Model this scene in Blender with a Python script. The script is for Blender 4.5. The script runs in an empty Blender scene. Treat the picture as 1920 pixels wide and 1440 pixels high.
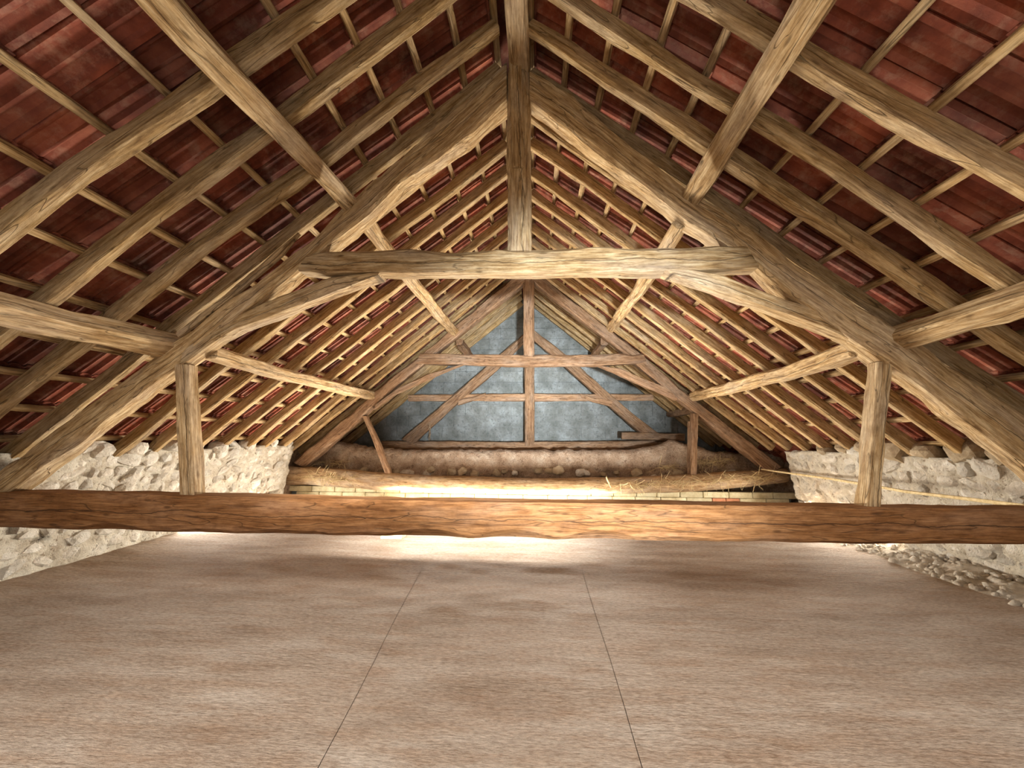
import bpy, math, random
import numpy as np
from mathutils import Vector, Matrix, noise
random.seed(7)
sc = bpy.context.scene
C = sc.collection

# ---------------------------------------------------------------- camera
F = 700.0
PIT, YAW, ROL = (math.radians(a) for a in (8.15, 3.45, 0.4))
EYE = 1.65
cp, sp, cy, sy, cr_, sr_ = math.cos(PIT), math.sin(PIT), math.cos(YAW), math.sin(YAW), math.cos(ROL), math.sin(ROL)
fwd = np.array([-sy * cp, cy * cp, sp]); rgt = np.array([cy, sy, 0.0]); upv = np.cross(rgt, fwd)
rg = cr_ * rgt + sr_ * upv; uu = -sr_ * rgt + cr_ * upv
cam = bpy.data.cameras.new('camera'); cam.sensor_width = 36; cam.lens = F / 1920 * 36
cam.clip_start = 0.05; cam.clip_end = 200
co = bpy.data.objects.new('camera', cam); C.objects.link(co)
co.matrix_world = Matrix(((rg[0], uu[0], -fwd[0], 0), (rg[1], uu[1], -fwd[1], 0), (rg[2], uu[2], -fwd[2], EYE), (0, 0, 0, 1)))
sc.camera = co
RM = np.array([rg, uu, fwd])

# ---------------------------------------------------------------- world, lights, exposure
w = bpy.data.worlds.new('sky'); sc.world = w; w.use_nodes = True
wb = w.node_tree.nodes['Background']; wb.inputs[0].default_value = (0.62, 0.78, 1.0, 1); wb.inputs[1].default_value = 1.0
def area(name, loc, target, sx, sy_, power, col, spread=180):
    l = bpy.data.lights.new(name, 'AREA'); l.shape = 'RECTANGLE'; l.size = sx; l.size_y = sy_
    l.energy = power; l.color = col; l.spread = math.radians(spread)
    o = bpy.data.objects.new(name, l); C.objects.link(o); o.location = loc
    d = Vector(target) - Vector(loc); o.rotation_euler = d.to_track_quat('-Z', 'Y').to_euler()
    return o
# daylight through the wide low doorway behind the photographer
area('doorway_daylight', (0.2, -3.1, 0.95), (0.2, 2.5, 1.5), 4.2, 1.7, 60, (1.0, 0.93, 0.84))
# cool beam of sky light from the low side of that doorway
area('doorway_sky_beam', (1.2, -3.05, 1.0), (-0.1, 12, 3.1), 0.35, 0.35, 150, (0.86, 0.94, 1.0), 36)
# two added fill lamps above the camera, at roof gaps made for them
area('roof_hatch_daylight', (-2.6, 0.35, 3.75), (-2.1, 1.6, 0), 1.5, 1.5, 125, (1.0, 0.95, 0.9), 140)
area('roof_hatch_daylight', (2.3, 0.35, 3.75), (1.9, 1.6, 0), 1.5, 1.5, 125, (1.0, 0.95, 0.9), 140)
# added narrow beam below the ridge, brightens the floor beyond the tie beam
area('roof_hatch_sun', (-0.95, 0.45, 4.0), (-1.1, 6.6, 0), 3.4, 0.4, 90, (1.0, 0.97, 0.92), 21)
# added upward lamp hidden by the tie beam, brightens the timber undersides
area('stairwell_daylight', (-0.6, 7.85, -0.25), (-0.6, 7.85, 3), 4.6, 1.7, 165, (1.0, 0.93, 0.80))
# daylight through the low doorway under the log of the middle truss
area('low_doorway_daylight', (-0.9, 9.24, 0.09), (-0.9, 5.0, 1.2), 5.0, 0.17, 700, (1.0, 0.95, 0.85))
# added lamps in invented low side wall openings, spilling light over the floor
area('owl_hole_daylight', (-6.0, 7.4, 0.22), (0, 6.2, 0.5), 2.2, 0.36, 120, (1.0, 0.96, 0.88))
area('owl_hole_daylight', (5.62, 7.1, 0.22), (0, 6.2, 0.5), 1.9, 0.36, 150, (1.0, 0.93, 0.82))
sc.view_settings.view_transform = 'Standard'; sc.view_settings.look = 'None'
sc.view_settings.exposure = 0.12; sc.view_settings.gamma = 1.0; sc.view_settings.use_curve_mapping = False

# ---------------------------------------------------------------- helpers
def ray(x, y):
    return RM.T @ np.array([x - 960, 720 - y, F])
def atY(x, y, Y):
    d = ray(x, y); p = d * Y / d[1]; return Vector((p[0], Y, p[2] + EYE))
def onplane(x, y, n, c):
    d = ray(x, y); p = d * c / float(np.dot(n, d)); return Vector((p[0], p[1], p[2] + EYE))
def nz(x, y, z=0.0):
    return noise.noise(Vector((x, y, z)))

def mkmesh(name, verts, faces, mat, smooth=False, g=None, sharp=None):
    me = bpy.data.meshes.new(name); me.from_pydata([tuple(v) for v in verts], [], faces)
    if smooth:
        me.polygons.foreach_set('use_smooth', [True] * len(me.polygons))
    if g is not None:
        a = me.attributes.new('grain', 'FLOAT_VECTOR', 'POINT')
        a.data.foreach_set('vector', [c for v in g for c in v])
    if sharp:
        s = set(sharp)
        a = me.attributes.new('sharp_edge', 'BOOLEAN', 'EDGE')
        a.data.foreach_set('value', [(min(e.vertices), max(e.vertices)) in s for e in me.edges])
    me.materials.append(mat); me.update()
    return me
def link(name, me, parent=None, loc=None, label=None, cat=None, group=None, kind=None):
    o = bpy.data.objects.new(name, me); C.objects.link(o)
    if parent: o.parent = parent
    if loc is not None: o.location = loc
    if label: o['label'] = label
    if cat: o['category'] = cat
    if group: o['group'] = group
    if kind: o['kind'] = kind
    return o
def empty(name, loc, **k):
    return link(name, None, None, loc, **k)

# ---------------------------------------------------------------- materials
def newmat(name):
    m = bpy.data.materials.new(name); m.use_nodes = True
    nt = m.node_tree; return m, nt, nt.nodes['Principled BSDF']
def N(nt, t, **k):
    n = nt.nodes.new(t)
    for a, b in k.items():
        if a.startswith('i_'): n.inputs[a[2:].replace('_', ' ')].default_value = b
        else: setattr(n, a, b)
    return n
def ramp(nt, src, stops):
    r = nt.nodes.new('ShaderNodeValToRGB'); nt.links.new(src, r.inputs[0])
    e = r.color_ramp.elements
    while len(e) > 1: e.remove(e[0])
    e[0].position = stops[0][0]; e[0].color = stops[0][1]
    for p, c in stops[1:]:
        q = e.new(p); q.color = c
    return r
def mix(nt, fac, a, b, mode='MIX'):
    m = nt.nodes.new('ShaderNodeMix'); m.data_type = 'RGBA'; m.blend_type = mode
    for s, v in ((m.inputs[0], fac), (m.inputs[6], a), (m.inputs[7], b)):
        if isinstance(v, (int, float)): s.default_value = v
        elif isinstance(v, tuple): s.default_value = v
        else: nt.links.new(v, s)
    return m.outputs[2]
def c4(r, g, b): return (r, g, b, 1)

def wood(name, dark, mid, pale, fine=1.0, bump=0.6, greyc=(0.44, 0.38, 0.31), greyamt=0.5, crack=None):
    m, nt, b = newmat(name); L = nt.links.new
    at = N(nt, 'ShaderNodeAttribute', attribute_name='grain')
    oi = nt.nodes.new('ShaderNodeObjectInfo')
    off = N(nt, 'ShaderNodeVectorMath', operation='SCALE'); L(at.outputs['Vector'], off.inputs[0]); off.inputs['Scale'].default_value = 1
    rnd = N(nt, 'ShaderNodeMath', operation='MULTIPLY'); L(oi.outputs['Random'], rnd.inputs[0]); rnd.inputs[1].default_value = 37.0
    ad = N(nt, 'ShaderNodeVectorMath', operation='ADD'); L(off.outputs[0], ad.inputs[0]); L(rnd.outputs[0], ad.inputs[1])
    mp = N(nt, 'ShaderNodeMapping'); L(ad.outputs[0], mp.inputs[0]); mp.inputs['Scale'].default_value = (2.2, 30 * fine, 30 * fine)
    n1 = N(nt, 'ShaderNodeTexNoise', i_Scale=1.0, i_Detail=6.0, i_Roughness=0.62, i_Distortion=0.5); L(mp.outputs[0], n1.inputs['Vector'])
    r1 = ramp(nt, n1.outputs[0], [(0.28, c4(*dark)), (0.46, c4(*mid)), (0.7, c4(*pale))])
    mp2 = N(nt, 'ShaderNodeMapping'); L(ad.outputs[0], mp2.inputs[0]); mp2.inputs['Scale'].default_value = (1.1, 4, 4)
    n2 = N(nt, 'ShaderNodeTexNoise', i_Scale=1.0, i_Detail=4.0, i_Roughness=0.6); L(mp2.outputs[0], n2.inputs['Vector'])
    r2 = ramp(nt, n2.outputs[0], [(0.45, c4(0, 0, 0)), (0.68, c4(1, 1, 1))])
    gm = N(nt, 'ShaderNodeMath', operation='MULTIPLY'); L(r2.outputs[0], gm.inputs[0]); gm.inputs[1].default_value = greyamt
    col = mix(nt, gm.outputs[0], r1.outputs[0], c4(*greyc))
    mpf = N(nt, 'ShaderNodeMapping'); L(ad.outputs[0], mpf.inputs[0]); mpf.inputs['Scale'].default_value = (5, 95, 95)
    nf_ = N(nt, 'ShaderNodeTexNoise', i_Scale=1.0, i_Detail=3.0, i_Roughness=0.7); L(mpf.outputs[0], nf_.inputs['Vector'])
    rf = ramp(nt, nf_.outputs[0], [(0.34, c4(.62, .58, .52)), (0.52, c4(1, 1, 1)), (0.68, c4(1.15, 1.15, 1.12))])
    col = mix(nt, 0.85, col, rf.outputs[0], 'MULTIPLY')
    mpb = N(nt, 'ShaderNodeMapping'); L(ad.outputs[0], mpb.inputs[0]); mpb.inputs['Scale'].default_value = (6, 12, 12)
    nb_ = N(nt, 'ShaderNodeTexNoise', i_Scale=1.0, i_Detail=6.0, i_Roughness=0.7); L(mpb.outputs[0], nb_.inputs['Vector'])
    rb = ramp(nt, nb_.outputs[0], [(0.3, c4(.6, .54, .47)), (0.5, c4(1, 1, 1)), (0.7, c4(1.2, 1.2, 1.2))])
    col = mix(nt, 0.8, col, rb.outputs[0], 'MULTIPLY')
    # dark knots
    mp3 = N(nt, 'ShaderNodeMapping'); L(ad.outputs[0], mp3.inputs[0]); mp3.inputs['Scale'].default_value = (3.0, 9, 9)
    v = N(nt, 'ShaderNodeTexVoronoi', i_Scale=1.0); L(mp3.outputs[0], v.inputs['Vector'])
    rk = ramp(nt, v.outputs['Distance'], [(0.07, c4(1, 1, 1)), (0.16, c4(0, 0, 0))])
    km = N(nt, 'ShaderNodeMath', operation='MULTIPLY'); L(rk.outputs[0], km.inputs[0]); km.inputs[1].default_value = 0.6
    col = mix(nt, km.outputs[0], col, c4(dark[0] * .5, dark[1] * .5, dark[2] * .5))
    # long drying cracks
    mp4 = N(nt, 'ShaderNodeMapping'); L(ad.outputs[0], mp4.inputs[0]); mp4.inputs['Scale'].default_value = (0.7, 7, 7)
    n4 = N(nt, 'ShaderNodeTexNoise', i_Scale=1.0, i_Detail=2.0, i_Roughness=0.5, i_Distortion=0.4); L(mp4.outputs[0], n4.inputs['Vector'])
    rc = ramp(nt, n4.outputs[0], [(0.492, c4(0, 0, 0)), (0.5, c4(1, 1, 1)), (0.508, c4(0, 0, 0))])
    cm = N(nt, 'ShaderNodeMath', operation='MULTIPLY'); L(rc.outputs[0], cm.inputs[0]); cm.inputs[1].default_value = 0.55
    col = mix(nt, cm.outputs[0], col, c4(0.03, 0.018, 0.01))
    if crack is not None:       # one long shake that wanders along the middle of the face
        sx = N(nt, 'ShaderNodeSeparateXYZ'); L(at.outputs['Vector'], sx.inputs[0])
        mc = N(nt, 'ShaderNodeMapping'); L(ad.outputs[0], mc.inputs[0]); mc.inputs['Scale'].default_value = (1.3, 0.2, 0.2)
        nc = N(nt, 'ShaderNodeTexNoise', i_Scale=1.0, i_Detail=5.0, i_Roughness=0.6); L(mc.outputs[0], nc.inputs['Vector'])
        q1 = N(nt, 'ShaderNodeMath', operation='MULTIPLY_ADD'); L(nc.outputs[0], q1.inputs[0]); q1.inputs[1].default_value = .16; q1.inputs[2].default_value = -.08 + crack
        q2 = N(nt, 'ShaderNodeMath', operation='SUBTRACT'); L(sx.outputs[1], q2.inputs[0]); L(q1.outputs[0], q2.inputs[1])
        q3 = N(nt, 'ShaderNodeMath', operation='ABSOLUTE'); L(q2.outputs[0], q3.inputs[0])
        rq = ramp(nt, q3.outputs[0], [(0.0015, c4(1, 1, 1)), (0.006, c4(0, 0, 0))])
        q4 = N(nt, 'ShaderNodeMath', operation='MULTIPLY'); L(rq.outputs[0], q4.inputs[0]); q4.inputs[1].default_value = .85
        col = mix(nt, q4.outputs[0], col, c4(0.025, 0.014, 0.008))
    # tone varies between timbers
    hv = N(nt, 'ShaderNodeHueSaturation'); L(col, hv.inputs['Color'])
    mr = N(nt, 'ShaderNodeMapRange'); L(oi.outputs['Random'], mr.inputs[0]); mr.inputs[3].default_value = 0.82; mr.inputs[4].default_value = 1.16
    L(mr.outputs[0], hv.inputs['Value']); L(hv.outputs[0], b.inputs['Base Color'])
    b.inputs['Roughness'].default_value = 0.85; b.inputs['Specular IOR Level'].default_value = 0.15
    hm0 = N(nt, 'ShaderNodeMath', operation='ADD'); L(n1.outputs[0], hm0.inputs[0]); L(nb_.outputs[0], hm0.inputs[1])
    hm = N(nt, 'ShaderNodeMath', operation='SUBTRACT'); L(hm0.outputs[0], hm.inputs[0]); L(cm.outputs[0], hm.inputs[1])
    bp = N(nt, 'ShaderNodeBump', i_Strength=bump, i_Distance=0.02); L(hm.outputs[0], bp.inputs['Height']); L(bp.outputs[0], b.inputs['Normal'])
    return m
WOOD = wood('old_oak', (0.18, 0.095, 0.036), (0.40, 0.26, 0.12), (0.64, 0.49, 0.29), greyamt=0.38, crack=.03)
WOODR = wood('rafter_wood', (0.17, 0.09, 0.032), (0.38, 0.245, 0.105), (0.58, 0.43, 0.24), greyamt=0.28)
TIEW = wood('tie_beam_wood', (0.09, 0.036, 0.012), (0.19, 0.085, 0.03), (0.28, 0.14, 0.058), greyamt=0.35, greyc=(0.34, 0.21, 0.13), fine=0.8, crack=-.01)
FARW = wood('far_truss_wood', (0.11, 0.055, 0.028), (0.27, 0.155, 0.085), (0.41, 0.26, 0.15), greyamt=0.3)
LOGW = wood('log_wood', (0.2, 0.11, 0.05), (0.42, 0.27, 0.14), (0.62, 0.46, 0.27), greyamt=0.5, fine=0.5)

def rough_mat(name, stops, scale=3.0, bump=0.8, bscale=30.0, dist=0.03, extra=None, stretch=(1, 1, 1), rv=0.1, coord='pos', stain=None, speck=False):
    m, nt, b = newmat(name); L = nt.links.new
    if coord == 'pos':
        g = nt.nodes.new('ShaderNodeNewGeometry').outputs['Position']
    else:
        g = nt.nodes.new('ShaderNodeTexCoord').outputs['Object']
    oi = nt.nodes.new('ShaderNodeObjectInfo')
    mp = N(nt, 'ShaderNodeMapping'); L(g, mp.inputs[0]); mp.inputs['Scale'].default_value = stretch
    n1 = N(nt, 'ShaderNodeTexNoise', i_Scale=scale, i_Detail=8.0, i_Roughness=0.68); L(mp.outputs[0], n1.inputs['Vector'])
    r = ramp(nt, n1.outputs[0], [(p, c4(*c)) for p, c in stops])
    col = r.outputs[0]
    n2 = N(nt, 'ShaderNodeTexNoise', i_Scale=bscale, i_Detail=6.0, i_Roughness=0.7); L(mp.outputs[0], n2.inputs['Vector'])
    if extra:
        thr, ec, amt = extra
        re = ramp(nt, n2.outputs[0], [(thr - .05, c4(1, 1, 1)), (thr, c4(0, 0, 0))])
        ma = N(nt, 'ShaderNodeMath', operation='MULTIPLY'); L(re.outputs[0], ma.inputs[0]); ma.inputs[1].default_value = amt
        col = mix(nt, ma.outputs[0], col, c4(*ec))
    if stain:
        ss, sc_, amt = stain
        n3 = N(nt, 'ShaderNodeTexNoise', i_Scale=ss, i_Detail=5.0, i_Roughness=0.65); L(mp.outputs[0], n3.inputs['Vector'])
        re = ramp(nt, n3.outputs[0], [(0.45, c4(0, 0, 0)), (0.7, c4(1, 1, 1))])
        ma = N(nt, 'ShaderNodeMath', operation='MULTIPLY'); L(re.outputs[0], ma.inputs[0]); ma.inputs[1].default_value = amt
        col = mix(nt, ma.outputs[0], col, c4(*sc_))
    if speck:
        n5 = N(nt, 'ShaderNodeTexNoise', i_Scale=45.0, i_Detail=4.0, i_Roughness=0.75); L(mp.outputs[0], n5.inputs['Vector'])
        rs = ramp(nt, n5.outputs[0], [(0.34, c4(.6, .53, .46)), (0.5, c4(1, 1, 1)), (0.64, c4(1.35, 1.35, 1.35))])
        col = mix(nt, 0.8, col, rs.outputs[0], 'MULTIPLY')
    hv = N(nt, 'ShaderNodeHueSaturation'); L(col, hv.inputs['Color'])
    mr = N(nt, 'ShaderNodeMapRange'); L(oi.outputs['Random'], mr.inputs[0]); mr.inputs[3].default_value = 1 - rv; mr.inputs[4].default_value = 1 + rv
    L(mr.outputs[0], hv.inputs['Value']); L(hv.outputs[0], b.inputs['Base Color'])
    b.inputs['Roughness'].default_value = 0.92; b.inputs['Specular IOR Level'].default_value = 0.1
    bp = N(nt, 'ShaderNodeBump', i_Strength=bump, i_Distance=dist); L(n2.outputs[0], bp.inputs['Height']); L(bp.outputs[0], b.inputs['Normal'])
    return m
FLOORM = rough_mat('plaster_floor', [(0.3, (0.37, 0.275, 0.20)), (0.5, (0.50, 0.40, 0.31)), (0.68, (0.60, 0.515, 0.425))], scale=1.7, bump=1.0, bscale=16, dist=0.05, stretch=(0.45, 1.9, 1), rv=0.0, stain=(4.5, (0.40, 0.25, 0.15), 0.55), speck=True)
LIMEM = rough_mat('lime_mortar', [(0.3, (0.40, 0.32, 0.23)), (0.5, (0.64, 0.57, 0.45)), (0.7, (0.80, 0.75, 0.64))], scale=3.5, bump=1.0, bscale=18, dist=0.05, extra=(0.42, (0.20, 0.13, 0.075), 0.7), rv=0.04)
STONEM = rough_mat('limewashed_stone', [(0.3, (0.46, 0.39, 0.30)), (0.5, (0.68, 0.62, 0.52)), (0.7, (0.84, 0.80, 0.71))], scale=5, bump=1.0, bscale=26, dist=0.04, extra=(0.40, (0.22, 0.15, 0.09), 0.6), rv=0.18)
BOULDM = rough_mat('bare_stone', [(0.3, (0.22, 0.16, 0.095)), (0.5, (0.40, 0.31, 0.20)), (0.7, (0.55, 0.46, 0.33))], scale=4, bump=0.9, bscale=22, dist=0.04, rv=0.2)
MUDM = rough_mat('mud_plaster', [(0.3, (0.25, 0.16, 0.10)), (0.5, (0.42, 0.30, 0.205)), (0.72, (0.56, 0.45, 0.34))], scale=3.0, bump=1.0, bscale=9, dist=0.12, extra=(0.42, (0.18, 0.11, 0.07), 0.7), rv=0.05, speck=True)
BLOCKM = rough_mat('concrete_block', [(0.3, (0.13, 0.135, 0.12)), (0.5, (0.225, 0.235, 0.22)), (0.7, (0.36, 0.385, 0.38))], scale=2.2, bump=0.7, bscale=16, dist=0.03, extra=(0.44, (0.10, 0.11, 0.11), 0.6), rv=0.06)
JOINTM = rough_mat('cement_joint', [(0.3, (0.19, 0.20, 0.19)), (0.7, (0.27, 0.29, 0.28))], scale=6, rv=0.0)
KERBM = rough_mat('pale_brick', [(0.3, (0.50, 0.42, 0.24)), (0.5, (0.68, 0.60, 0.38)), (0.7, (0.80, 0.74, 0.52))], scale=6, bump=0.7, bscale=20, dist=0.03, rv=0.12)
BRICKM = rough_mat('red_brick', [(0.3, (0.40, 0.16, 0.08)), (0.6, (0.58, 0.27, 0.15))], scale=8, bump=0.6, bscale=25, dist=0.02, rv=0.1)
STRAWM = rough_mat('straw', [(0.3, (0.42, 0.30, 0.13)), (0.6, (0.70, 0.56, 0.32))], scale=20, bump=0.2, bscale=60, rv=0.15)
RUBM = rough_mat('rubble_dust', [(0.3, (0.40, 0.33, 0.25)), (0.5, (0.58, 0.51, 0.41)), (0.7, (0.76, 0.70, 0.60))], scale=4.0, bump=1.0, bscale=20, dist=0.05, rv=0.1)
IRONM = rough_mat('rusty_iron', [(0.3, (0.16, 0.09, 0.05)), (0.7, (0.42, 0.33, 0.22))], scale=20, bump=0.3, bscale=60, rv=0.1)

def tile_material():
    m, nt, b = newmat('terracotta_tile'); L = nt.links.new
    g = nt.nodes.new('ShaderNodeNewGeometry').outputs['Position']
    oi = nt.nodes.new('ShaderNodeObjectInfo')
    n1 = N(nt, 'ShaderNodeTexNoise', i_Scale=2.6, i_Detail=6.0, i_Roughness=0.65); L(g, n1.inputs['Vector'])
    r = ramp(nt, n1.outputs[0], [(0.30, c4(0.075, 0.019, 0.010)), (0.5, c4(0.19, 0.047, 0.024)), (0.68, c4(0.30, 0.095, 0.05))])
    n2 = N(nt, 'ShaderNodeTexNoise', i_Scale=7.0, i_Detail=6.0, i_Roughness=0.7); L(g, n2.inputs['Vector'])
    rd = ramp(nt, n2.outputs[0], [(0.50, c4(0, 0, 0)), (0.72, c4(1, 1, 1))])
    ma = N(nt, 'ShaderNodeMath', operation='MULTIPLY'); L(rd.outputs[0], ma.inputs[0]); ma.inputs[1].default_value = 0.55
    col = mix(nt, ma.outputs[0], r.outputs[0], c4(0.36, 0.21, 0.14))
    hv = N(nt, 'ShaderNodeHueSaturation'); L(col, hv.inputs['Color'])
    mr = N(nt, 'ShaderNodeMapRange'); L(oi.outputs['Random'], mr.inputs[0]); mr.inputs[3].default_value = 0.55; mr.inputs[4].default_value = 1.45
    L(mr.outputs[0], hv.inputs['Value']); L(hv.outputs[0], b.inputs['Base Color'])
    b.inputs['Roughness'].default_value = 0.75; b.inputs['Specular IOR Level'].default_value = 0.3
    bp = N(nt, 'ShaderNodeBump', i_Strength=0.5, i_Distance=0.015); L(n2.outputs[0], bp.inputs['Height']); L(bp.outputs[0], b.inputs['Normal'])
    return m
TILEM = tile_material()

# ---------------------------------------------------------------- timber builder
def timber_mesh(name, quads, mat, step=0.10, rough=0.006, cham=0.16, seed=None):
    """quads: list of 4-corner cross sections (Vector x4); resampled, chamfered, weathered."""
    seed = random.random() * 100 if seed is None else seed
    qs = []
    for a, b in zip(quads[:-1], quads[1:]):
        L = max((b[i] - a[i]).length for i in range(4)); n = max(1, int(L / step))
        for k in range(n):
            t = k / n; qs.append([a[i].lerp(b[i], t) for i in range(4)])
    qs.append([v.copy() for v in quads[-1]])
    V, G, Fc, S = [], [], [], []
    along = 0.0; prev = None
    for r, q in enumerate(qs):
        c = (q[0] + q[1] + q[2] + q[3]) / 4
        if prev is not None: along += (c - prev).length
        prev = c
        for i in range(4):
            p, pn, pp = q[i], q[(i + 1) % 4], q[(i - 1) % 4]
            size = min((pn - p).length, (pp - p).length)
            ch = size * cham * (0.35 + 2.4 * abs(nz(along * 1.2, i * 5.1, seed)))
            for tgt in (pp, pn):
                d = (tgt - p)
                v = p + d * (ch / max(d.length, 1e-5))
                o = (v - c); o.normalize()
                v = v + o * rough * (2.2 * nz(along * 1.1, i * 3.3, seed) + 1.5 * nz(along * 4, i * 3.3 + 7, seed) + .8 * nz(along * 9, i * 3.3 + 17, seed))
                V.append(v)
                G.append((along, (v - c).dot((q[1] - q[0]).normalized()), (v - c).dot((q[3] - q[0]).normalized())))
        if r:
            a0, b0 = (r - 1) * 8, r * 8
            for j in range(8):
                Fc.append((a0 + j, a0 + (j + 1) % 8, b0 + (j + 1) % 8, b0 + j)); S.append((a0 + j, b0 + j))
    n = len(qs) * 8
    Fc.append(tuple(range(7, -1, -1))); Fc.append(tuple(range(n - 8, n)))
    for j in range(8):
        S.append(tuple(sorted((j, (j + 1) % 8)))); S.append(tuple(sorted((n - 8 + j, n - 8 + (j + 1) % 8))))
    return mkmesh(name, V, Fc, mat, True, G, S)
def slab(name, st, yf, d, mat, parent=None, rough=0.008, dy=0.0, **k):
    """st: list of ((xt,yt),(xb,yb)) seen outline of the face towards the room at distance yf."""
    qs = []
    for i, (t, b) in enumerate(st):
        y = yf + dy * i / max(1, len(st) - 1)
        T, B = atY(*t, y), atY(*b, y); D = Vector((0, d, 0))
        qs.append([T, B, B + D, T + D])
    me = timber_mesh(name, qs, mat, rough=rough)
    if parent is not None:
        o = link(name, me, parent); o.matrix_parent_inverse = parent.matrix_world.inverted(); o.location = -Vector(parent.location); o.matrix_parent_inverse = Matrix()
        return o
    return link(name, me, **k)
def stick(name, pts, wd, ht, mat, up=Vector((0, 0, 1)), bow=0.0, seed=None, taper=1.0, **kk):
    """square timber of width wd and height ht along the centre points."""
    seed = random.random() * 100 if seed is None else seed
    P = []
    for a, b in zip(pts[:-1], pts[1:]):
        n = max(1, int((b - a).length / 0.5))
        for i in range(n): P.append(a.lerp(b, i / n))
    P.append(pts[-1]); qs = []
    for i, p in enumerate(P):
        t = (P[min(i + 1, len(P) - 1)] - P[max(i - 1, 0)]).normalized()
        s = t.cross(up).normalized(); u = s.cross(t).normalized()
        f = i / (len(P) - 1); sc_ = 1 + (taper - 1) * f
        p = p + (s * nz(i * .35, 1, seed) + u * nz(i * .35, 9, seed)) * bow
        a = wd / 2 * sc_ * (1 + .18 * nz(i * .5, 3, seed)); h = ht / 2 * sc_ * (1 + .18 * nz(i * .5, 5, seed))
        qs.append([p - s * a + u * h, p - s * a - u * h, p + s * a - u * h, p + s * a + u * h])
    me = timber_mesh(name, qs, mat, step=0.2, rough=min(wd, ht) * 0.05, seed=seed)
    return link(name, me, **kk)

# ---------------------------------------------------------------- roof geometry
PH = math.radians(39.8); TP = math.tan(PH)
XR, ZR = -0.23, 4.4 + EYE           # line where the undersides of the rafters meet
SD = {'left': -1, 'right': 1}
def slope_pt(side, s, y, h):
    """s metres down the slope from the ridge, h metres above the rafter undersides."""
    k = SD[side]
    return Vector((XR + k * (s * math.cos(PH) + h * math.sin(PH)), y, ZR - s * math.sin(PH) + h * math.cos(PH)))
def nplane(side):
    return np.array([SD[side] * math.sin(PH), 0, math.cos(PH)])
CPL = {s: float(np.dot(nplane(s), np.array([XR, 0, 4.4]))) for s in SD}

# ---------------------------------------------------------------- floor
def ylim(n, a, b): return [a + (b - a) * i / n for i in range(n + 1)]
def fz(x, y):
    return 0.010 * nz(x * .5, y * .9) + 0.006 * nz(x * 2.2, y * 5, 3) + 0.02 * max(0, (abs(x + .2) - 4.9)) 
HX0, HX1, HY0, HY1 = -3.0, 1.8, 6.95, 8.75      # unseen floor opening, added for the upward lamp
floor = link('floor', mkmesh('floor', [(x, y, z) for z in (-.12, -.035) for x in (-7, HX0, HX1, 6.6) for y in (-3.4, HY0, HY1, 12.6)],
    [f for z in (0, 16) for a in range(3) for b in range(3) if not (a == 1 and b == 1) for f in [(z + a * 4 + b, z + a * 4 + 4 + b, z + a * 4 + 5 + b, z + a * 4 + 1 + b)]], FLOORM), kind='structure')
V, Fc = [], []
for k, (x, y) in enumerate(((HX0, HY0), (HX1, HY0), (HX1, HY1), (HX0, HY1))): V += [(x, y, .0), (x, y, -.5)]
for k in range(4): Fc.append((2 * k, 2 * k + 1, (2 * k + 3) % 8, (2 * k + 2) % 8))
link('trim_2', mkmesh('trim_2', V, Fc, FLOORM), kind='structure')  # sides of the added floor opening
def jl(y): return -1.59 + (y - 6.33) * (-1.09 + 1.59) / (2.10 - 6.33) + 0.004 * math.sin(y * 3)
def jr(y): return 0.62 + (y - 6.36) * (0.55 - 0.62) / (2.46 - 6.36) + 0.004 * math.sin(y * 2.6)
for x0, x1, nx in ((lambda y: -6.9, lambda y: jl(y) - .002, 70), (lambda y: jl(y) + .002, lambda y: jr(y) - .002, 30), (lambda y: jr(y) + .002, lambda y: 6.5, 70)):
    V, Fc = [], []; ys = ylim(190, -3.3, 12.5); ny = len(ys)
    for y in ys:
        a, b = x0(y), x1(y)
        V.append((a, y, fz(a, y)))
        for i in range(nx + 1):
            x = a + (b - a) * i / nx; V.append((x, y, fz(x, y)))
        V.append((b, y, fz(b, y)))
    W_ = nx + 3
    for j in range(ny - 1):
        for i in range(W_ - 1):
            k = j * W_ + i; m_ = (Vector(V[k]) + Vector(V[k + W_ + 1])) / 2
            if HX0 < m_.x < HX1 and HY0 < m_.y < HY1: continue
            Fc.append((k, k + 1, k + W_ + 1, k + W_))
    link('floor_slab', mkmesh('floor_slab', V, Fc, FLOORM, True), floor)

# ---------------------------------------------------------------- stones
def chunk_mesh(name, mat, seed, sub=1, flat=1.0):
    import bmesh
    bm = bmesh.new(); bmesh.ops.create_icosphere(bm, subdivisions=sub, radius=0.5)
    for v in bm.verts:
        n = noise.noise(v.co * 2.1 + Vector((seed, 0, 0))) * 1.1 + .5 * noise.noise(v.co * 6 + Vector((seed, 9, 0))); c = v.co.copy()
        c = Vector([math.copysign(abs(q * 2) ** 0.75 / 2, q) for q in c])
        v.co = c * (1 + 0.35 * n)
    me = bpy.data.meshes.new(name); bm.to_mesh(me); bm.free()
    if sub > 3: me.polygons.foreach_set('use_smooth', [True] * len(me.polygons))
    me.materials.append(mat); return me
STM = [chunk_mesh('stone', STONEM, i * 3.7, 2) for i in range(6)]
BOM = [chunk_mesh('stone', BOULDM, i * 5.1 + 50, 2) for i in range(4)]
def top_z(side, y):
    return 1.43 + 0.07 * nz(y * 1.3, 2 if side < 0 else 8) + 0.05 * nz(y * 4, 5)
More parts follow.
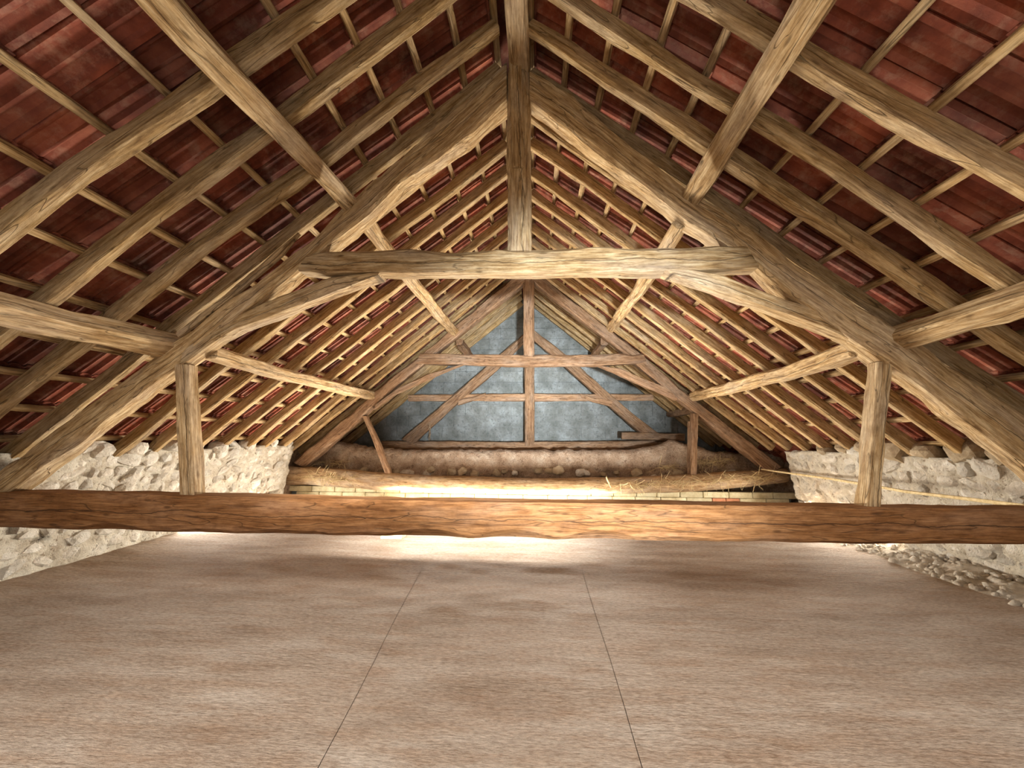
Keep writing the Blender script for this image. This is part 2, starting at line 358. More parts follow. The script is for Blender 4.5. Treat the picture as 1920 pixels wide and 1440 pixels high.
def wall_x(side, y, z):
    if side < 0:
        x = -5.95 + .11 * z - 0.10 * max(0, 1 - abs(y - 6.3) / 2.2); q = 1
    else:
        x = 5.46 - .13 * z; q = 11
    return x + 0.05 * nz(y * 1.1, z * 1.5, q) + 0.04 * nz(y * 3.5, z * 4, q + 1) + 0.035 * nz(y * 8, z * 9, q + 2) + .02 * nz(y * 17, z * 19, q + 3)
def side_wall(name, side, yend, opening):
    """rubble wall as a thick lumpy skin, with one low floor-level opening through it."""
    oy0, oy1, oz = opening  # unseen opening, added for the side lamp
    V, Fc = [], []; ys = sorted(set(ylim(300, -3.3, yend) + [oy0, oy1])); nz_ = 32; T = 0.62
    for y in ys:
        tz = top_z(side, y)
        for j in range(nz_ + 1):
            z = -0.03 + (tz + .03) * j / nz_
            if j == 9: z = oz
            V.append((wall_x(side, y, z), y, z))
        for j in range(5):
            f = (j + 1) / 5; V.append((wall_x(side, y, tz) + side * T * f, y, tz + 0.05 * nz(y * 5, f * 4, 4)))
        V.append((wall_x(side, y, 0) + side * T, y, oz)); V.append((wall_x(side, y, 0) + side * T, y, -.03))
    W_ = nz_ + 8
    for a in range(len(ys) - 1):
        mid = (ys[a] + ys[a + 1]) / 2; hole = oy0 < mid < oy1
        for j in range(W_):
            i0, i1 = a * W_ + j, a * W_ + (j + 1) % W_
            if hole and (j < 9 or j == W_ - 2 or j == W_ - 1): continue
            f = (i0, i1, i1 + W_, i0 + W_)
            Fc.append(f if side > 0 else f[::-1])
        if hole: Fc.append((a * W_ + 9, (a + 1) * W_ + 9, (a + 1) * W_ + W_ - 2, a * W_ + W_ - 2))
    for a in (0, len(ys) - 1):
        Fc.append(tuple(a * W_ + j for j in range(W_)))
    for y in (oy0, oy1):
        a = ys.index(y) * W_; Fc.append(tuple(a + q for q in range(10)) + (a + W_ - 2, a + W_ - 1))
    return link(name, mkmesh(name, V, Fc, LIMEM, True), kind='structure')
wl = side_wall('wall_left', -1, 8.8, (6.3, 8.6, 0.42))
wr = side_wall('wall_right', 1, 8.3, (6.1, 8.1, 0.42))
def stones(parent, side, y0, y1, opening):
    n = 0; z = 0.08; row = 0
    while z < 1.50:
        h = random.uniform(.12, .19); y = y0 + random.uniform(0, .2)
        while y < y1:
            l = random.uniform(.12, .36)
            yc, zc = y + l / 2, z + h / 2 + random.uniform(-.02, .02); y += l + .015
            if yc + l / 2 > y1: break
            if opening[0] - .1 < yc < opening[1] + .1 and zc < opening[2] + .06: continue
            tz = top_z(side, yc)
            if zc > tz + 0.04: continue
            deep = random.uniform(.14, .2)
            o = link('stone', random.choice(STM), parent, (wall_x(side, yc, zc) + side * (deep / 2 - random.uniform(-.012, .04)), yc, zc))
            o.scale = (deep * 1.15, l * 1.08, h * 1.12); o.rotation_euler = (random.uniform(-.6, .6), random.uniform(-.2, .2), random.uniform(-.2, .2)); n += 1
        z += h + .01
    return n
stones(wl, -1, 4.0, 8.8, (6.3, 8.6, 0.42)); stones(wr, 1, 4.0, 8.28, (6.1, 8.1, 0.42))
# end face stones and coping boulders
for i in range(9):
    for zz in (0.5, 0.72, 0.93, 1.14, 1.34):
        if i < 2:
            o = link('stone', random.choice(STM), wl, (-5.95 - i * .27 - .1, 8.8 + .01, zz)); o.scale = (.27, .12, .2); o.rotation_euler = (0, random.uniform(-.2, .2), 0)
for (yc, dz, l, h) in ((5.05, .10, .50, .34), (5.55, .06, .34, .26), (5.95, .08, .44, .33), (4.62, .04, .42, .28), (4.25, .02, .36, .24), (6.45, .05, .32, .24), (6.85, .03, .3, .2), (7.3, .03, .3, .22)):
    o = link('stone', random.choice(BOM), wr, (5.26 + .16, yc, top_z(1, yc) + dz)); o.scale = (.42, l, h); o.rotation_euler = (random.uniform(-.3, .3), 0.1, random.uniform(-.3, .3)); o['label'] = 'rounded bare boulder set on the wall top'
for (yc, dz, l, h) in ((4.3, .03, .3, .2), (4.75, .02, .28, .2), (5.2, .04, .3, .2), (5.75, .03, .26, .18), (6.2, .04, .22, .2), (6.7, .04, .26, .2), (7.4, .05, .24, .2), (8.1, .05, .24, .22), (8.6, .03, .3, .25)):
    o = link('stone', random.choice(STM), wl, (-5.86, yc, top_z(-1, yc) + dz)); o.scale = (.3, l, h); o.rotation_euler = (random.uniform(-.4, .4), 0.2, random.uniform(-.3, .3))

# wall beyond the second truss, on both sides, and the mud plastered cross wall
def lump_wall(name, x0, x1, yf, d, ztop, mat, zb=-0.03, nx=220, amp=.05, round_=.16, kind='structure'):
    V, Fc = [], []; prof = 12
    for i in range(nx + 1):
        x = x0 + (x1 - x0) * i / nx; zt = ztop(x); k = 0
        for j in range(prof + 1):
            t = j / prof; z = zb + (zt - round_ - zb) * t
            V.append((x, yf + amp * (nz(x * 1.3, z * 2, 21) + .7 * nz(x * 4, z * 6, 22) + .4 * nz(x * 10, z * 14, 24)), z))
        for j in range(1, 7):
            a = math.pi * j / 7
            V.append((x, yf + d / 2 - d / 2 * math.cos(a), zt - round_ + round_ * math.sin(a) + .02 * nz(x * 5, j, 23)))
        V.append((x, yf + d, zt - round_)); V.append((x, yf + d, zb))
    W_ = prof + 9
    for i in range(nx):
        for j in range(W_):
            a, b = i * W_ + j, i * W_ + (j + 1) % W_; Fc.append((a, a + W_, b + W_, b))
    for i in (0, nx): Fc.append(tuple(i * W_ + j for j in range(W_)))
    return link(name, mkmesh(name, V, Fc, mat, True), kind=kind)
MT = [(-6.6, 1.62), (-5.2, 1.50), (-4.3, 1.36), (-3.2, 1.30), (-2.0, 1.33), (0, 1.33), (2.4, 1.36), (3.0, 1.45), (3.5, 1.62), (4.1, 1.46), (4.6, 1.33), (5.2, 1.3), (6.4, 1.45)]
def mud_top(x):
    for (a, za), (b, zb) in zip(MT[:-1], MT[1:]):
        if a <= x <= b: return za + (zb - za) * (x - a) / (b - a) + .05 * nz(x * 3, 1) + .04 * nz(x * 9, 4)
    return 1.4
mw = lump_wall('wall_middle', -6.65, 6.45, 9.75, .45, mud_top, MUDM, amp=.11)
for i in range(30):
    x = -5.4 + i * .36 + random.uniform(-.16, .16)
    o = link('stone', random.choice(STM + BOM), mw, (x, 9.72, random.uniform(.66, .84))); s = random.uniform(.1, .28); o.scale = (s * 1.3, .16, s); o.rotation_euler = (random.uniform(-.3, .3), random.uniform(-.5, .5), 0)
for sd in (-1, 1):
    nm = 'wall_left' if sd < 0 else 'wall_right'
    V = []; x0 = sd * 6.35 - (.3 if sd < 0 else .1)
    b_ = lump_wall(nm, 0, 1, 0, .4, lambda x: 1.5, MUDM, nx=24, amp=.03)
    for v in b_.data.vertices:
        x, y, z = v.co; v.co = (sd * (6.15 + y), 8.25 + x * 4.2, z)
    b_.data.update()
# low threshold of pale bricks under the log, with a low doorway through it
kerb = link('trim_1', mkmesh('trim_1', [(x, y, z) for x in (-6.2, 6.0) for y in (9.42, 9.62) for z in (-.03, .40)], [(0, 1, 3, 2), (4, 6, 7, 5), (0, 4, 5, 1), (2, 3, 7, 6), (1, 5, 7, 3), (0, 2, 6, 4)], JOINTM), kind='structure')
import bmesh
def block(name, sx, sy_, sz, mat, bev=.01):
    bm = bmesh.new(); bmesh.ops.create_cube(bm, size=1.0)
    for v in bm.verts: v.co = Vector((v.co.x * sx, v.co.y * sy_, v.co.z * sz))
    bmesh.ops.bevel(bm, geom=list(bm.edges), offset=bev, segments=1, affect='EDGES')
    me = bpy.data.meshes.new(name); bm.to_mesh(me); bm.free(); me.materials.append(mat); return me
KM = [block('brick', .46 + .06 * i, .14, .135, KERBM, .012) for i in range(3)]
KR = block('brick', .30, .14, .13, BRICKM, .01)
for r in range(3):
    x = -6.15 + (.2 if r % 2 else 0)
    while x < 5.7:
        red = (3.9 < x < 4.6 and r == 1)
        k = random.randrange(3); l = .30 if red else .46 + .06 * k
        if not (r == 0 and -3.3 < x < 1.5):
            o = link('brick', KR if red else KM[k], kerb, (x + l / 2, 9.37 + random.uniform(-.012, .012), .065 + r * .142))
            o.rotation_euler = (0, random.uniform(-.01, .01), random.uniform(-.02, .02))
            if red: o['label'] = 'red brick among pale ones'
        x += l + .012

# ---------------------------------------------------------------- gable of concrete blocks
YG = 11.95
def gable_mesh(y0, y1, zb, mat, name):
    hw = (ZR + .36 - zb) / TP
    P = [(XR - hw, zb), (XR + hw, zb), (XR, ZR + .36)]
    V = [(x, y, z) for y in (y0, y1) for x, z in P]
    return link(name, mkmesh(name, V, [(0, 1, 2), (5, 4, 3), (0, 3, 4, 1), (1, 4, 5, 2), (2, 5, 3, 0)], mat), kind='structure')
gb = gable_mesh(YG + .03, YG + .25, -.03, JOINTM, 'wall_back')
bw, bh = .74, .36
r = 0; z = 0.9
while z < ZR + .15:
    hw = (ZR + .30 - z) / TP; x = XR - hw + (-.37 if r % 2 else 0)
    x = -7.4 + (.37 if r % 2 else 0)
    while x < 7:
        x0, x1 = x + .006, x + bw - .006
        # clip to the slopes
        def lim(zz): return (ZR + .30 - zz) / TP
        l0, l1 = lim(z + .006), lim(z + bh - .006)
        lo0, hi0 = max(x0, XR - l0), min(x1, XR + l0)
        lo1, hi1 = max(x0, XR - l1), min(x1, XR + l1)
        if hi0 - lo0 > .1:
            if l1 < 0 or hi1 <= lo1: lo1 = hi1 = min(max((lo0 + hi0) / 2 if l1 < 0 else (XR - max(l1, 0) if lo0 < XR else XR + max(l1, 0)), lo0), hi0)
            q = random.uniform(-.006, .006); f = .0
            V = [(lo0, YG + q, z + .006), (hi0, YG + q, z + .006), (hi1, YG + q, z + bh - .006), (lo1, YG + q, z + bh - .006)]
            V = V + [(a, YG + .06, c) for a, b, c in V]
            link('concrete_block', mkmesh('concrete_block', V, [(0, 1, 2, 3), (7, 6, 5, 4), (0, 4, 5, 1), (1, 5, 6, 2), (2, 6, 7, 3), (3, 7, 4, 0)], BLOCKM), gb)
        x += bw
    z += bh; r += 1

# gable behind the photographer with the wide low doorway that lights the loft
def prism(V2, y0, y1):
    n = len(V2); V = [(x, y0, z) for x, z in V2] + [(x, y1, z) for x, z in V2]
    return V, [tuple(range(n)), tuple(range(2 * n - 1, n - 1, -1))] + [(i, n + i, n + (i + 1) % n, (i + 1) % n) for i in range(n)]
hwb = (ZR + .36 + .03) / TP
V, Fc = prism([(XR - hwb, -.03), (-1.95, -.03), (-1.95, 1.85), (2.35, 1.85), (2.35, -.03), (XR + hwb, -.03), (XR, ZR + .36)], -3.45, -3.15)
link('wall_front', mkmesh('wall_front', V, Fc, LIMEM), kind='structure')

# ---------------------------------------------------------------- roof tiles
PITCH, EXPO = 0.29, 0.505
def tile_verts(kx, lift):
    """tile in its own frame: x across (along the wall), y down the slope, z away from the room."""
    pr = [(-.160, .020), (-.126, .020), (-.112, -.010), (-.078, .014), (-.026, .014), (-.006, -.022), (.020, -.010), (.040, .014), (.096, .014), (.116, -.010), (.156, .000)]
    V = []; T = .014; Lg = .575
    for (yy, zz) in ((0, 0), (Lg, lift)):
        for x, z in pr: V.append((x, yy, z + zz))
        for x, z in pr: V.append((x, yy, z + zz + T))
    n = len(pr); Fc = []
    for i in range(n - 1):
        Fc.append((i, i + 1, 2 * n + i + 1, 2 * n + i)); Fc.append((n + i, 3 * n + i, 3 * n + i + 1, n + i + 1))
        Fc.append((i, n + i, n + i + 1, i + 1)); Fc.append((2 * n + i, 2 * n + i + 1, 3 * n + i + 1, 3 * n + i))
    Fc.append((0, 2 * n, 3 * n, n)); Fc.append((n - 1, 2 * n - 1, 4 * n - 1, 3 * n - 1))
    def box(x0, x1, y0, y1, z0, z1):
        b = len(V)
        V.extend([(x, y, z) for x in (x0, x1) for y in (y0, y1) for z in (z0, z1)])
        Fc.extend([tuple(b + q for q in f) for f in ((0, 1, 3, 2), (4, 6, 7, 5), (0, 4, 5, 1), (2, 3, 7, 6), (1, 5, 7, 3), (0, 2, 6, 4))])
    box(-.095, -.03, .03, .06, -.032, .002); box(.03, .12, .03, .06, -.032, .002)
    return V, Fc
TV, TF = tile_verts(0, .030)
TME = mkmesh('roof_tile', TV, TF, TILEM)
HB = 0.160                          # batten underside above rafter underside
HT = HB + 0.060 + .03
roofs = {}
S0 = 0.10
for side in ('left', 'right'):
    k = SD[side]; roof = empty('roof_' + side, slope_pt(side, 3.5, 4, HT), kind='structure'); roofs[side] = roof
    inv = Vector(roof.location); cells = []
    for row in range(16):
        s = S0 + row * EXPO
        for c in range(54):
            y = -3.3 + PITCH * c + (0.0 if row % 2 else 0.0)
            if y > YG + .15: continue
            if 6 <= row <= 8 and -.45 < y < 1.15: continue  # unseen gap in the tiles, added for the roof fill lamps
            p = slope_pt(side, s + .25, y, HT); q = np.array([p.x, p.y, p.z - EYE]); cc = RM @ q
            vis = 0
            if cc[2] > .3:
                u, v = 960 + F * cc[0] / cc[2], 720 - F * cc[1] / cc[2]
                if -60 < u < 1980 and -60 < v < 900: vis = 1 / cc[2] ** 2 * 1.0
            cells.append((vis, row, c, s, y))
    cells.sort(reverse=True)
    ex = Vector((0, 1, 0)); ey = Vector((k * math.cos(PH), 0, -math.sin(PH))); ez = Vector((k * math.sin(PH), 0, math.cos(PH)))
    ex = ey.cross(ez)
    MV, MF = [], []
    rr = random.Random(5 if k < 0 else 6)
    for i, (vis, row, c, s, y) in enumerate(cells):
        o_ = slope_pt(side, s - .03 + rr.uniform(-.012, .012), y + rr.uniform(-.003, .003), HT + rr.uniform(-.004, .006))
        a = rr.uniform(-.009, .009); x2 = (ex * math.cos(a) + ey * math.sin(a)); y2 = (ey * math.cos(a) - ex * math.sin(a))
        M = Matrix(((x2.x, y2.x, ez.x, o_.x), (x2.y, y2.y, ez.y, o_.y), (x2.z, y2.z, ez.z, o_.z), (0, 0, 0, 1)))
        if i < 300 and vis > 0:
            o = link('roof_tile', TME, roof); o.matrix_parent_inverse = Matrix(); o.matrix_local = Matrix.Translation(-inv) @ M
        else:
            b = len(MV); MV.extend([(M @ Vector(v)) - inv for v in TV]); MF.extend([tuple(b + q for q in f) for f in TF])
    link('distant_roof_tiles', mkmesh('distant_roof_tiles', MV, MF, TILEM), roof, kind='stuff')

V, Fc = [], []
for i, y in enumerate(ylim(40, -3.4, YG + .2)):
    for a in range(9):
        t = math.pi * a / 8; V.append((XR + .26 * math.cos(t), y, ZR + .06 + .20 * math.sin(t))) 
    for a in range(9):
        t = math.pi * (8 - a) / 8; V.append((XR + .24 * math.cos(t), y, ZR + .06 + .18 * math.sin(t)))
    if i:
        for a in range(18): Fc.append(((i - 1) * 18 + a, (i - 1) * 18 + (a + 1) % 18, i * 18 + (a + 1) % 18, i * 18 + a))
link('roof_ridge', mkmesh('roof_ridge', V, Fc, TILEM), kind='structure')

# ---------------------------------------------------------------- battens
ORD = ['first', 'second', 'third', 'fourth', 'fifth', 'sixth', 'seventh', 'eighth', 'ninth', 'tenth', 'eleventh', 'twelfth', 'thirteenth', 'fourteenth', 'fifteenth', 'sixteenth', 'seventeenth', 'eighteenth', 'nineteenth', 'twentieth', 'twenty-first', 'twenty-second', 'twenty-third']
for side in ('left', 'right'):
    for i in range(15):
        s = S0 + i * EXPO + .0
        pts = [slope_pt(side, s, y, HB + .03) for y in ylim(16, -3.1, YG)]
        up = Vector((SD[side] * math.sin(PH), 0, math.cos(PH)))
        stick('roof_batten', pts, .062, .058, WOODR, up=up, bow=.012,
              label='thin sawn batten under the %s-hand tiles, %s row down from the ridge' % (side, ORD[i]), cat='batten', group='battens under the %s slope' % side)

# ---------------------------------------------------------------- common rafters
RY = {'left': [(-2.8), (-2.25), (-1.7), (-1.15), (-.6), (-.05), .5, 1.10, 2.34, 2.86, 3.38, 3.92, 4.46, 5.02, 5.55, 6.16, 6.73, 7.34, 7.90, 8.45, 9.02, 9.6, 10.15, 10.7, 11.25, 11.72],
      'right': [(-2.8), (-2.25), (-1.7), (-1.15), (-.6), (-.05), .5, 1.08, 1.66, 2.43, 2.97, 3.42, 3.98, 4.50, 5.02, 5.65, 6.20, 6.70, 7.25, 7.82, 8.35, 8.95, 9.5, 10.1, 10.7, 11.25, 11.72]}
for side in ('left', 'right'):
    up = Vector((SD[side] * math.sin(PH), 0, math.cos(PH))); nb = 0; nf = 0; ys = RY[side]
    front = [y for y in ys if y < 3.6]
    for y in ys:
        wd = random.uniform(.095, .125)
        dy0, dy1 = random.uniform(-.05, .05), random.uniform(-.04, .04)
        if 5 < y < 8 or y < 3.6: dy0, dy1 = dy0 * .4, dy1 * .4
        pts = [slope_pt(side, .17, y + dy0, .080), slope_pt(side, 4, y, .080), slope_pt(side, 7.62 if side == 'left' else 7.25, y + dy1, .080)]
        if y < 3.6:
            k = len(front) - front.index(y)
            lab = 'long pale rafter of the %s slope, %s in front of the big truss' % (side, ORD[k - 1])
        else:
            k = ys.index(y) - len(front)
            lab = 'long rafter of the %s slope, %s one beyond the big truss' % (side, ORD[k])
        stick('common_rafter', pts, wd, .16, WOODR, up=up, bow=.035, label=lab, cat='rafter', group='common rafters of the %s slope' % side)

# ---------------------------------------------------------------- purlins
stick('ridge_beam', [Vector((-.17, y, ZR - .03)) for y in (-3.1, -1, 1, 2.6, 3.78, 6, 9.2, YG)], .235, .25, WOOD, label='squared ridge beam running overhead along the peak of the roof', cat='beam', bow=.01)
def purlin(side, a, b, off, wd, ht, label, y0=None, y1=None, mat=WOOD, rot=None):
    n, c = nplane(side), CPL[side] - off
    A, B = onplane(*a, n, c), onplane(*b, n, c)
    if y0 is not None: A = A + (A - B) * ((A.y - y0) / (B.y - A.y)) * 1.0
    if y1 is not None: B = A + (B - A) * ((y1 - A.y) / (B.y - A.y))
    return stick('purlin', [A, (A + B) / 2, B], wd, ht, mat, up=Vector((SD[side] * math.sin(PH), 0, math.cos(PH))) if rot is None else Vector(rot), bow=.03, label=label, cat='beam')
purlin('left', (298, 0), (640, 366), .12, .19, .20, 'grey weathered square purlin crossing the upper left slope towards the big truss', y0=-3.1, y1=3.93)
purlin('right', (1528, 0), (1308, 352), .12, .20, .20, 'split brown purlin crossing the upper right slope towards the big truss', y0=-3.1, y1=3.93)
purlin('left', (10, 583), (322, 648), .12, .21, .22, 'thick pale purlin low on the left slope in front of the big truss', y0=-3.1, y1=4.0)
purlin('right', (1910, 565), (1688, 632), .12, .2, .21, 'thick brown purlin low on the right slope in front of the big truss', y0=-3.1, y1=4.0)
def px_beam(pts, wd, ht, label, mat=WOOD, up=(0, 0, 1), bow=.02, taper=1, name='purlin', cat='beam'):
    P = [atY(x, y, Y) for x, y, Y in pts]
    return stick(name, P, wd, ht, mat, up=Vector(up), bow=bow, taper=taper, label=label, cat=cat)
px_beam([(392, 660, 3.98), (540, 705, 5.6), (695, 742, 9.3)], .19, .15, 'bowed pale purlin on the lower left between the big truss and the next', taper=1.35)
px_beam([(1612, 652, 3.98), (1480, 700, 5.4), (1300, 744, 9.3)], .20, .17, 'bowed bark-edged purlin on the lower right between the big truss and the next', taper=1.2)
px_beam([(680, 408, 3.95), (770, 525, 5.8), (850, 622, 9.3)], .19, .16, 'pale purlin behind the collar on the upper left between both trusses', taper=1.4, up=(.6, 0, .8))
px_beam([(1277, 418, 3.95), (1200, 540, 5.6), (1146, 616, 9.3)], .17, .15, 'half-barked purlin behind the collar on the upper right between both trusses', taper=1.4, up=(-.6, 0, .8))
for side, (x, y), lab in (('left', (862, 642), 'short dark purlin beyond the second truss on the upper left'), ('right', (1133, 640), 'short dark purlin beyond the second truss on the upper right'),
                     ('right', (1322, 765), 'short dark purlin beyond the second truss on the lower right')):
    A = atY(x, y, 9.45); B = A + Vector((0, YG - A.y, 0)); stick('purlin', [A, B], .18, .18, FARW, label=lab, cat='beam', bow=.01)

# ---------------------------------------------------------------- the big truss
Y1 = 3.8
t1 = empty('roof_truss', (0, Y1, .7), label='nearest and largest timber truss, with its tie beam low across the loft', cat='truss')
bpy.context.view_layer.update()
slab('principal_rafter', [((950, 115), (950, 183)), ((887, 172), (887, 243)), ((820, 234), (820, 293)), ((750, 295), (750, 340)), ((690, 347), (690, 399)), ((640, 390), (640, 438)), ((594, 432), (594, 474)), ((532, 484), (532, 525)),
      ((461, 540), (461, 580)), ((400, 585), (400, 630)), ((345, 627), (345, 675)), ((290, 668), (290, 714)), ((150, 770), (150, 820)), ((12, 870), (12, 919)), ((-60, 925), (-60, 968))], Y1, .24, WOOD, t1, rough=.014)
slab('principal_rafter', [((993, 130), (993, 184)), ((1057, 166), (1057, 233)), ((1117, 215), (1117, 278)), ((1200, 282), (1200, 340)), ((1280, 348), (1280, 400)), ((1373, 402), (1373, 463)), ((1423, 437), (1423, 500)), ((1493, 490), (1493, 560)),
      ((1590, 550), (1590, 628)), ((1687, 609), (1687, 690)), ((1780, 680), (1780, 760)), ((1910, 768), (1910, 860)), ((2010, 840), (2010, 940)), ((2080, 892), (2080, 965))], Y1, .24, WOOD, t1, rough=.014)
slab('king_post', [((951, -150), (994, -150)), ((951, 0), (994, 0)), ((951, 250), (995, 250)), ((951, 470), (995, 470))], Y1 - .02, .26, WOOD, t1)
slab('strap_plank', [((953, -150), (976, -150)), ((954, 104), (977, 104)), ((962, 311), (982, 311))], Y1 - .065, .04, WOOD, t1, rough=.002)
slab('collar_beam', [((578, 476), (556, 505)), ((610, 471), (606, 510)), ((700, 467), (700, 509)), ((840, 466), (840, 508)), ((970, 465), (970, 507)), ((1200, 462), (1200, 504)), ((1330, 459), (1330, 502)), ((1398, 458), (1424, 500))], Y1 - .03, .25, WOOD, t1, rough=.006)
slab('brace', [((712, 511), (708, 515)), ((619, 516), (627, 542)), ((532, 551), (538, 578)), ((461, 580), (440, 615)), ((398, 614), (395, 641)), ((342, 655), (338, 684))], Y1 + .01, .20, WOOD, t1)
slab('brace', [((1243, 500), (1240, 504)), ((1290, 503), (1285, 521)), ((1360, 517), (1363, 547)), ((1450, 553), (1450, 577)), ((1540, 583), (1535, 607)), ((1615, 613), (1605, 637)), ((1682, 657), (1665, 682))], Y1 + .01, .20, WOOD, t1)
slab('post', [((326, 683), (352, 683)), ((329, 800), (356, 800)), ((333, 935), (363, 935))], Y1 + .03, .15, WOOD, t1)
slab('post', [((1648, 678), (1676, 678)), ((1637, 820), (1664, 820)), ((1626, 955), (1655, 955))], Y1 + .03, .15, WOOD, t1)
slab('tie_beam', [((-130, 921), (-130, 986)), ((12, 924), (12, 990)), ((330, 929), (330, 998)), ((520, 935), (520, 1002)), ((760, 940), (760, 1007)), ((1000, 943), (1000, 1012)), ((1260, 947), (1260, 1016)), ((1500, 951), (1500, 1019)), ((1660, 953), (1660, 1021)), ((1910, 956), (1910, 1023)), ((2080, 958), (2080, 1024)), ((2330, 962), (2330, 1026))], Y1 - .03, .32, TIEW, t1, rough=.0045)
# bark-edged pale scarf piece on the upper edge of the left principal
slab('bark_strip', [((557, 434), (560, 437)), ((520, 465), (528, 478)), ((430, 545), (434, 556)), ((330, 625), (334, 632))], Y1 - .01, .05, WOOD, t1, rough=.006)

# ---------------------------------------------------------------- second truss
Y2 = 9.2
t2 = empty('roof_truss', (0, Y2, .6), label='middle timber truss framing the grey block gable behind it', cat='truss')
bpy.context.view_layer.update()
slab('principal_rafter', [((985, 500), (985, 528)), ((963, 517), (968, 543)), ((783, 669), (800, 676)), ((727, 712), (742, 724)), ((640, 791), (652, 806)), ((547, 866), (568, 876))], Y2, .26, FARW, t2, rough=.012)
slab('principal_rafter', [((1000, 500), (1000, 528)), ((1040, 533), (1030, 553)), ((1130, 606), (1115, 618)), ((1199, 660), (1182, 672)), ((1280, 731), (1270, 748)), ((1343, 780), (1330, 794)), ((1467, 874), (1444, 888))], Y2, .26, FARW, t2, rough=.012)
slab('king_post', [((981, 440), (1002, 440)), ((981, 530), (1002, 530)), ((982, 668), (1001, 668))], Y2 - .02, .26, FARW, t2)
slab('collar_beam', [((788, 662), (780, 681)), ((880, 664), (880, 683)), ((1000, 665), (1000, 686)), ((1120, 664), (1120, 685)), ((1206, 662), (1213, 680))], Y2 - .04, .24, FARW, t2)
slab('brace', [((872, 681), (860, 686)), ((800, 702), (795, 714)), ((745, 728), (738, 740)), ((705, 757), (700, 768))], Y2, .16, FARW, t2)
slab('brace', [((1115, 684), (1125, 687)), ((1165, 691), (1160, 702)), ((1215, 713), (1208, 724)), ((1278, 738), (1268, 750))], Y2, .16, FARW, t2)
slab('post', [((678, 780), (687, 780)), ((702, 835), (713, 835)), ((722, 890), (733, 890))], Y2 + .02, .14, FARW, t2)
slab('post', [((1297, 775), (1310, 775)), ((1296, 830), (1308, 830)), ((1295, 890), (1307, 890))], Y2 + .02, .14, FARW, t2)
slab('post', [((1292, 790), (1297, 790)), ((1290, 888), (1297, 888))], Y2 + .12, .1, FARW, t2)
# log that ties the second truss: round, sagging in the middle
LS = [((536, 875), (536, 909)), ((600, 879), (600, 911)), ((690, 886), (690, 919)), ((800, 892), (800, 924)), ((1000, 898), (1000, 928)), ((1170, 896), (1170, 928)), ((1300, 890), (1300, 924)), ((1400, 884), (1400, 916)), ((1482, 879), (1482, 906))]
V, G, Fc = [], [], []
PL = [];
for (a, b) in LS:
    A, B = atY(*a, Y2 - .1), atY(*b, Y2 - .1); PL.append(((A + B) / 2, (A - B).length / 2))
cs = []
for (p, r0), (q, r1) in zip(PL[:-1], PL[1:]):
    for i in range(10): cs.append((p.lerp(q, i / 10), r0 + (r1 - r0) * i / 10))
cs.append(PL[-1])
for i, (c, r_) in enumerate(cs):
    for j in range(14):
        a = 2 * math.pi * j / 14; rr_ = r_ * (1 + .10 * nz(i * .25, math.cos(a) * 2, math.sin(a) * 2))
        if i < 18: rr_ *= min(1.25, 1 / max(abs(math.cos(a)), abs(math.sin(a))))
        V.append(c + Vector((0, .18 + math.cos(a) * rr_, math.sin(a) * rr_))); G.append((c.x, math.cos(a) * rr_, math.sin(a) * rr_))
    if i:
        for j in range(14):
            a0, b0 = (i - 1) * 14, i * 14; Fc.append((a0 + j, b0 + j, b0 + (j + 1) % 14, a0 + (j + 1) % 14))
Fc.append(tuple(range(14))); Fc.append(tuple(range(len(V) - 1, len(V) - 15, -1)))
o = link('tie_beam', mkmesh('tie_beam', V, Fc, LOGW, True, G), t2); o.location = -Vector(t2.location); o['label'] = 'round sagging log'

# ---------------------------------------------------------------- third truss, close to the gable
Y3 = 11.2
t3 = empty('roof_truss', (0, Y3, 1.6), label='farthest and smallest timber truss, close against the grey gable', cat='truss')
bpy.context.view_layer.update()
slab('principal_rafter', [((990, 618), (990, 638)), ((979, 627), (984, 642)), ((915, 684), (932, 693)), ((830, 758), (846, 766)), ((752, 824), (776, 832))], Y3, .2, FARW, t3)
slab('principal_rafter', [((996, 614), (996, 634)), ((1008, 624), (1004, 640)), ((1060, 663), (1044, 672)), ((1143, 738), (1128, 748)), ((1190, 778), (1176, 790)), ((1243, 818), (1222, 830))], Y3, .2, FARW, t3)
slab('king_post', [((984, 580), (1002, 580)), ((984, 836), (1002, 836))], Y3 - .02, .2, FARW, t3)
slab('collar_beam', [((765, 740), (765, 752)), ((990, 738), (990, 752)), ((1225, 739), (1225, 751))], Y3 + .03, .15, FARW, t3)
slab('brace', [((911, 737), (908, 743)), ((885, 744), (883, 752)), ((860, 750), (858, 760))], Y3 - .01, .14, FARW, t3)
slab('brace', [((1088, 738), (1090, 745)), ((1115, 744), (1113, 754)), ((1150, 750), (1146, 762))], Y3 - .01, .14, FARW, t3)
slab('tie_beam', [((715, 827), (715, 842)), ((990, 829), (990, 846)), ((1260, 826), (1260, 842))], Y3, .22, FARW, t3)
slab('plank', [((1165, 811), (1165, 824)), ((1283, 813), (1283, 826))], Y3 - .12, .06, FARW, name_ := None) if False else None
o = slab('timber_offcut', [((1166, 811), (1166, 824)), ((1284, 813), (1284, 827))], Y3 - .2, .12, FARW, label='short squared timber lying at the right foot of the farthest truss', cat='timber')

